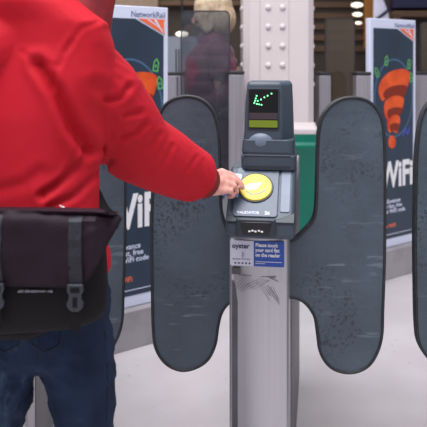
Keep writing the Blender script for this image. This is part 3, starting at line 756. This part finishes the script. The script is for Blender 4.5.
# flap
fr_ = lambda py: 118-(py-217)*.42 if py > 217 and py < 270 else (118 if py <= 217 else 95.7-(py-270)*.75)
b = MB(); rows = []
NR, NC = 26, 46
for i in range(NR+1):
    t = i/NR; row = []
    py = 213+74*((t-.12)/.88) if t > .12 else 210+3*t/.12
    for j in range(NC+1):
        s = j/NC
        pr = [(210, 98), (214, 112), (217, 122), (226, 117), (242, 108), (262, 98), (275, 91), (281, 87), (287, 79)]
        x1 = pr[-1][1]
        for (a, xa), (c, xc) in zip(pr, pr[1:]):
            if a <= py <= c: x1 = xa+(xc-xa)*(py-a)/(c-a); break
        pxx = -110+(x1+110)*s
        bulge = .012*math.sin(math.pi*min(1, max(0, (pxx+110)/225)))*math.sin(math.pi*min(1, t))
        d = 1.262-bulge+.007*noise.noise(V(pxx*.03, py*.04, 2))+.005*noise.noise(V(pxx*.08, py*.03, 7))
        rd = math.atan2(py-214, 124-pxx); d += .0035*math.sin(rd*22)*max(0, 1-math.hypot(pxx-118, py-217)/60) if pxx > 60 else 0
        if pxx > 92: d += ((pxx-92)/26)**1.3*.035
        if t <= .12: d = 1.262+(1-t/.12)*.085; 
        elif t < .24: d += .018*(1-(t-.12)/.12)**2
        q = P(pxx, py+(-1.5*math.sin(s*3)), d)
        row.append(q-bo)
    rows.append(row)
vs2 = [v for r_ in rows for v in r_]; fs2 = [(i*(NC+1)+j, i*(NC+1)+j+1, (i+1)*(NC+1)+j+1, (i+1)*(NC+1)+j) for i in range(NR) for j in range(NC)]
b.add(vs2, fs2); fl = b.build('flap', 'bag', bag)
so = fl.modifiers.new('So', 'SOLIDIFY'); so.thickness = .003; so.offset = 1
# flap binding
b = MB(); edge = [rows[i][NC]+V(0, -.001, 0) for i in range(5, NR+1)]+[rows[NR][j]+V(0, -.001, 0) for j in range(NC-1, -1, -1)]
b.tube(edge, .0022, 8); b.build('flap_binding', 'bagdark', bag)
def webstrap(px):
    b = MB(); pts = []
    for i in range(4, NR+1):
        py = 213+74*((i/NR-.12)/.88)
        j = min(range(NC+1), key=lambda q: abs(213.5+(rows[i][q]+bo).x/(rows[i][q]+bo).y*F-px)); pts.append(rows[i][j]+V(0, -.0065, 0))
    pts = [V((P(px, 0, 1.26).x-bo.x), p.y, p.z) for p in pts]
    L_ = [p+V(-.0115, 0, 0) for p in pts]; R_ = [p+V(.0115, 0, 0) for p in pts]
    n = len(pts); vs_ = L_+R_+[p+V(0, .002, 0) for p in L_]+[p+V(0, .002, 0) for p in R_]; fs = []
    for i in range(n-1):
        fs += [(i, i+1, n+i+1, n+i), (2*n+i+1, 2*n+i, 3*n+i, 3*n+i+1), (i, 2*n+i, 2*n+i+1, i+1), (n+i, n+i+1, 3*n+i+1, 3*n+i)]
    b.add(vs_, fs); st = b.build('webbing_strap', 'web', bag)
    e = pts[-1]; T = Tr(e.x, e.y-.002, e.z)
    b = MB(); b.prism([(-.014, .008), (.014, .008), (.0145, -.004), (.011, -.010), (.0115, -.020), (.015, -.024), (.013, -.034), (.005, -.040), (-.005, -.040), (-.013, -.034), (-.015, -.024), (-.0115, -.020), (-.011, -.010), (-.0145, -.004)], -.006, .002, 'y', T)
    bu = b.build('buckle', 'buckle', bag, .002)
    b = MB(); b.box((-.008, -.0075, -.006), (.008, -.0055, .003), T); b.box((-.004, -.0075, -.032), (.004, -.0055, -.014), T); b.build('buckle_slot', 'bagdark', bu, .0005)
    b = MB(); b.box((-.009, -.002, -.075), (.009, .001, -.03), T); b.build('strap_tail', 'bagdark', bag)
webstrap(76); webstrap(-3)
b = MB(); rnd = random.Random(5)
for k in range(22):
    x = P(19+k*1.5, 292, 1.262); 
    if k in (3, 18): continue
    h_ = rnd.uniform(.0008, .0024); b.box((x.x-.0010, 1.265, x.z-h_), (x.x+.0010, 1.271, x.z+h_), Tr(*(-bo)))
for px in (18, 51): x = P(px, 292.5, 1.262); b.ell(V(x.x, 1.267, x.z)-bo, (.0022, .002, .0022), 8, None, 5)
b.build('brand_strip', 'logo', bag)
# shoulder strap: from the flap's corner round the front of the body over the far shoulder
sp_ = spline([P(112, 222, 1.30), P(118, 220, 1.36), P(110, 216, 1.62), V(-.30, 1.69, 1.13), V(-.42, 1.66, 1.28), V(-.50, 1.55, 1.47), V(-.52, 1.46, 1.525), V(-.60, 1.355, 1.38), V(-.62, 1.30, 1.20), P(-104, 222, 1.32)], 5, False)
b = MB(); b.tube([q-bo for q in sp_], [(.003, .004+.014*min(1, k/6)) for k in range(len(sp_))], 12, up=(0, 0, 1)); b.build('shoulder_strap', 'web', bag)
tag(bag, 'dark plum and black messenger bag worn across the hips over the jeans', 'bag')

# ---------------------------------------------------------------- woman behind the smoked glass
wd = 4.66
wo = empty('person', (P(211, 0, wd).x+.004, wd, 0)); wm = wo.location.copy()
def Q(px, py, d=wd): return P(px, py, d)-wm
wb = MB(); wh = V(-.01, 0, 1.61)
wb.tube([V(0, 0, .85), V(.01, 0, 1.05), V(0.01, 0, 1.28), V(0, 0, 1.42)], [(.11, .13), (.10, .12), (.11, .15), (.07, .09)], 18, up=(0, 1, 0))
wb.tube([V(0, 0, 1.40), wh-V(0, 0, .05)], .048, 14)
WT = Rz(82) @ Rx(-14)
head_parts(wb, wh, WT, .95)
for s in (-1, 1):
    sh_ = V(.02, s*.16, 1.38); el_ = V(.06, s*.20, 1.12); wr_ = V(-.10, s*.18, .98)
    wb.tube([sh_, el_], [.042, .036], 12); wb.tube([el_, wr_], [.036, .024], 12)
    dK = (wr_-el_).normalized(); KK = [wr_+dK*.08+V(0, 0, .028-.019*k) for k in range(4)]
    hand(wb, wr_, KK, [[k+dK*.035, k+dK*.05+V(0, 0, -.014), k+dK*.045+V(0, 0, -.032)] for k in KK], [wr_+V(0, 0, .02), wr_+dK*.03+V(0, 0, .04), wr_+dK*.06+V(0, 0, .045), wr_+dK*.08+V(0, 0, .04)])
    wb.tube([V(0, s*.085, .86), V(0, s*.085, .47), V(0.02, s*.08, .09)], [.075, .05, .034], 14); wb.tube([V(.02, s*.08, .05), V(-.14, s*.085, .03)], [.034, .026], 12)
voxel(wb, 'body', 'skin', wo, .007, 2)
face_parts(wh, WT, wo)
b = MB(); X = Tr(*wh) @ WT
b.ell((0, -.028, .035), (.102, .118, .102), 24, X); b.ell((0, -.055, -.040), (.102, .094, .112), 24, X)
for q in (-1, 1): b.tube([(q*.078, .045, .055), (q*.088, .038, -.01), (q*.084, .024, -.095)], [(.020, .038), (.022, .042), (.018, .030)], 12, T=X)
voxel(b, 'hair', 'hair', wo, .007, 3, lambda p, n: .006*noise.noise(V(p.x*50, p.y*50, p.z*6)))
b = MB()
b.tube([V(0, 0, .62), V(0, 0, .80), V(0.0, 0, 1.0), V(-.01, 0, 1.18), V(0, 0, 1.33), V(.01, 0, 1.43), V(.0, 0, 1.49)], [(.165, .20), (.165, .20), (.155, .19), (.16, .20), (.15, .19), (.10, .12), (.075, .075)], 26, up=(0, 1, 0), capn=1)
for s in (-1, 1): b.tube([V(.03, s*.15, 1.38), V(.075, s*.21, 1.24), V(.085, s*.22, 1.12), V(-.085, s*.19, .99)], [.068, .072, .068, .052], 18)
voxel(b, 'quilted_coat', 'plum', wo, .009, 3, lambda p, n: .010*abs(math.sin((p.z*1.0)*math.pi/.075+.3*p.x))**.6-.004+.003*noise.noise(p*20))
for s in (-1, 1):
    b = MB(); b.tube([V(0, s*.085, .86), V(0, s*.085, .47), V(0.02, s*.08, .08)], [.088, .064, .055], 16); b.build('trouser_leg', 'trouser', wo)
    b = MB(); b.tube([V(.05, s*.08, .045), V(-.06, s*.083, .045), V(-.17, s*.086, .035)], [(.038, .042), (.042, .042), (.036, .033)], 14); b.build('shoe', 'shoe', wo)
wo.scale = (1.09, 1.0, 1.07)
tag(wo, 'blonde person in a quilted plum coat behind the smoked glass panel', 'person')

# ---------------------------------------------------------------- far concourse
hp = P(380, 24, 8.8); hg = empty('hanging_display', tuple(hp))
b = MB(); b.tube([(.02, 0, .0), (.01, 0, .12), (-.02, 0, .30), (-.03, 0, .46)], [(.10, .08), (.095, .075), (.06, .05), (.035, .03)], 14, up=(0, 1, 0), c0=.3); b.build('pale_drape', 'shirt', hg)
b = MB(); b.tube([(-.09, -.085, .04), (0, -.095, .10), (.09, -.08, .17)], [(.006, .018)]*3, 8); b.build('dark_band', 'navyd', hg)
b = MB(); b.tube([(-.03, 0, .46), (-.03, 0, 2.4)], .01, 8); b.build('hanging_cord', 'postcap', hg)
tag(hg, 'small pale draped form with a dark band, hanging above the right poster', 'hanging display')

def wbox(px0, py0, px1, py1, d, dep, name, m, par=None, bev=.01):
    a = P(px0, py1, d); c = P(px1, py0, d); b = MB(); b.box((a.x, d, a.z), (c.x, d+dep, c.z)); return b.build(name, m, par, bev)
# shop units along the back wall
def unit(name, px0, px1, d, zt_, m, label, cat):
    a = P(px0, 0, d).x; c = P(px1, 0, d).x; g = empty(name, ((a+c)/2, d, 0)); w = (c-a)/2
    return g, w
g, w = unit('timber_kiosk', 296, 388, 11.0, 3, 'wood', '', '')
b = MB(); b.box((-w, .1, 0), (w, .8, 3.4)); b.build('kiosk_body', 'shelf', g)
for k in range(9):
    b = MB(); b.box((-w, .04, 1.55+k*.17), (w, .1, 1.64+k*.17)); b.build('slat', 'wood', g, .005)
b = MB(); b.box((-w-.02, -.02, 0), (-w+.2, .1, 3.4)); b.build('kiosk_post', 'amber', g, .01)
b = MB(); b.box((w-.36, -.02, 1.6), (w-.2, .1, 3.4)); b.build('amber_post', 'amber', g, .01)
b = MB(); b.box((-w, -.1, 0), (w, .04, 1.05)); b.build('counter', 'shelf', g, .02)
tag(g, 'dark timber slatted kiosk far behind the bronze glass panel', 'kiosk')
g, w = unit('shop_front', 393, 480, 9.9, 3, '', '', '')
b = MB(); b.box((-w, .2, 0), (w, .8, 3.6)); b.build('shop_interior', 'darkwall', g)
b = MB(); b.box((-w, .0, H+(60-8)/F*9.9), (w, .2, 2.9)); b.build('fascia', 'fascia', g, .01)
b = MB(); b.box((-w, -.05, H+(60-17)/F*9.9), (w, .2, H+(60-11)/F*9.9)); b.build('lintel', 'wood', g, .01)
b = MB(); b.box((-w, -.05, 0), (-w+.1, .2, H+(60-15)/F*9.9)); b.build('jamb', 'wood', g, .01)
tag(g, 'dark shop front with navy fascia behind the right poster', 'shop front')
g, w = unit('shop_front', 60, 250, 11.2, 3, '', '', '')
b = MB(); b.box((-w, .3, 0), (w, .75, 3.6)); b.build('shop_interior', 'shelf', g)
b = MB(); b.box((-w, .0, H+(60-14)/F*11.2), (-w+(158-60)/F*11.2, .3, 3.4)); b.build('tan_fascia', 'tan', g, .01)
b = MB(); b.box((-w, .1, 2.28), (w, .3, 2.36)); b.build('ceiling_rail', 'wood', g, .01)
b = MB(); b.box(((166-155)/F*11.2, .24, .9), ((196-155)/F*11.2, .3, H+(60-36)/F*11.2)); b.build('lit_window', 'winlit', g)
b = MB(); b.box((-w, -.1, 0), (w, .25, .88)); b.build('counter', 'shelf', g, .01)
for k in range(12):
    x = -w+.3+k*.22
    b = MB(); hh = .2+.12*((k*7) % 3); b.box((x, .02, .88), (x+.12, .14, .88+hh)); o = b.build('display_item', ('box1', 'box2', 'tan')[k % 3], g, .01)
tag(g, 'brown shop front far behind the left poster and the blonde person', 'shop front')
for px, py, d, w_, lab in ((182, 34, 8.0, 6.5, 'oval lit ceiling lamp left of the smoked glass panel'), (357, 5, 9.2, 6, 'upper oval lit ceiling lamp above the bronze glass panel'), (357.5, 14.5, 9.8, 5, 'middle lit lamp above the bronze glass panel'), (358.5, 23, 10.4, 3.5, 'smallest lit lamp, lowest beside the bronze glass top corner')):
    p = P(px, py, d); g = empty('pendant_lamp', tuple(p)); r_ = w_/F*d
    b = MB(); b.ell((0, 0, 0), (r_, r_, r_*.42), 20); b.build('lamp_shade', 'lamp', g)
    b = MB(); b.tube([(0, 0, r_*.35), (0, 0, 4.4-p.z)], .012, 8); b.build('lamp_rod', 'postcap', g)
    tag(g, lab, 'lamp', 'lit lamps in the background')
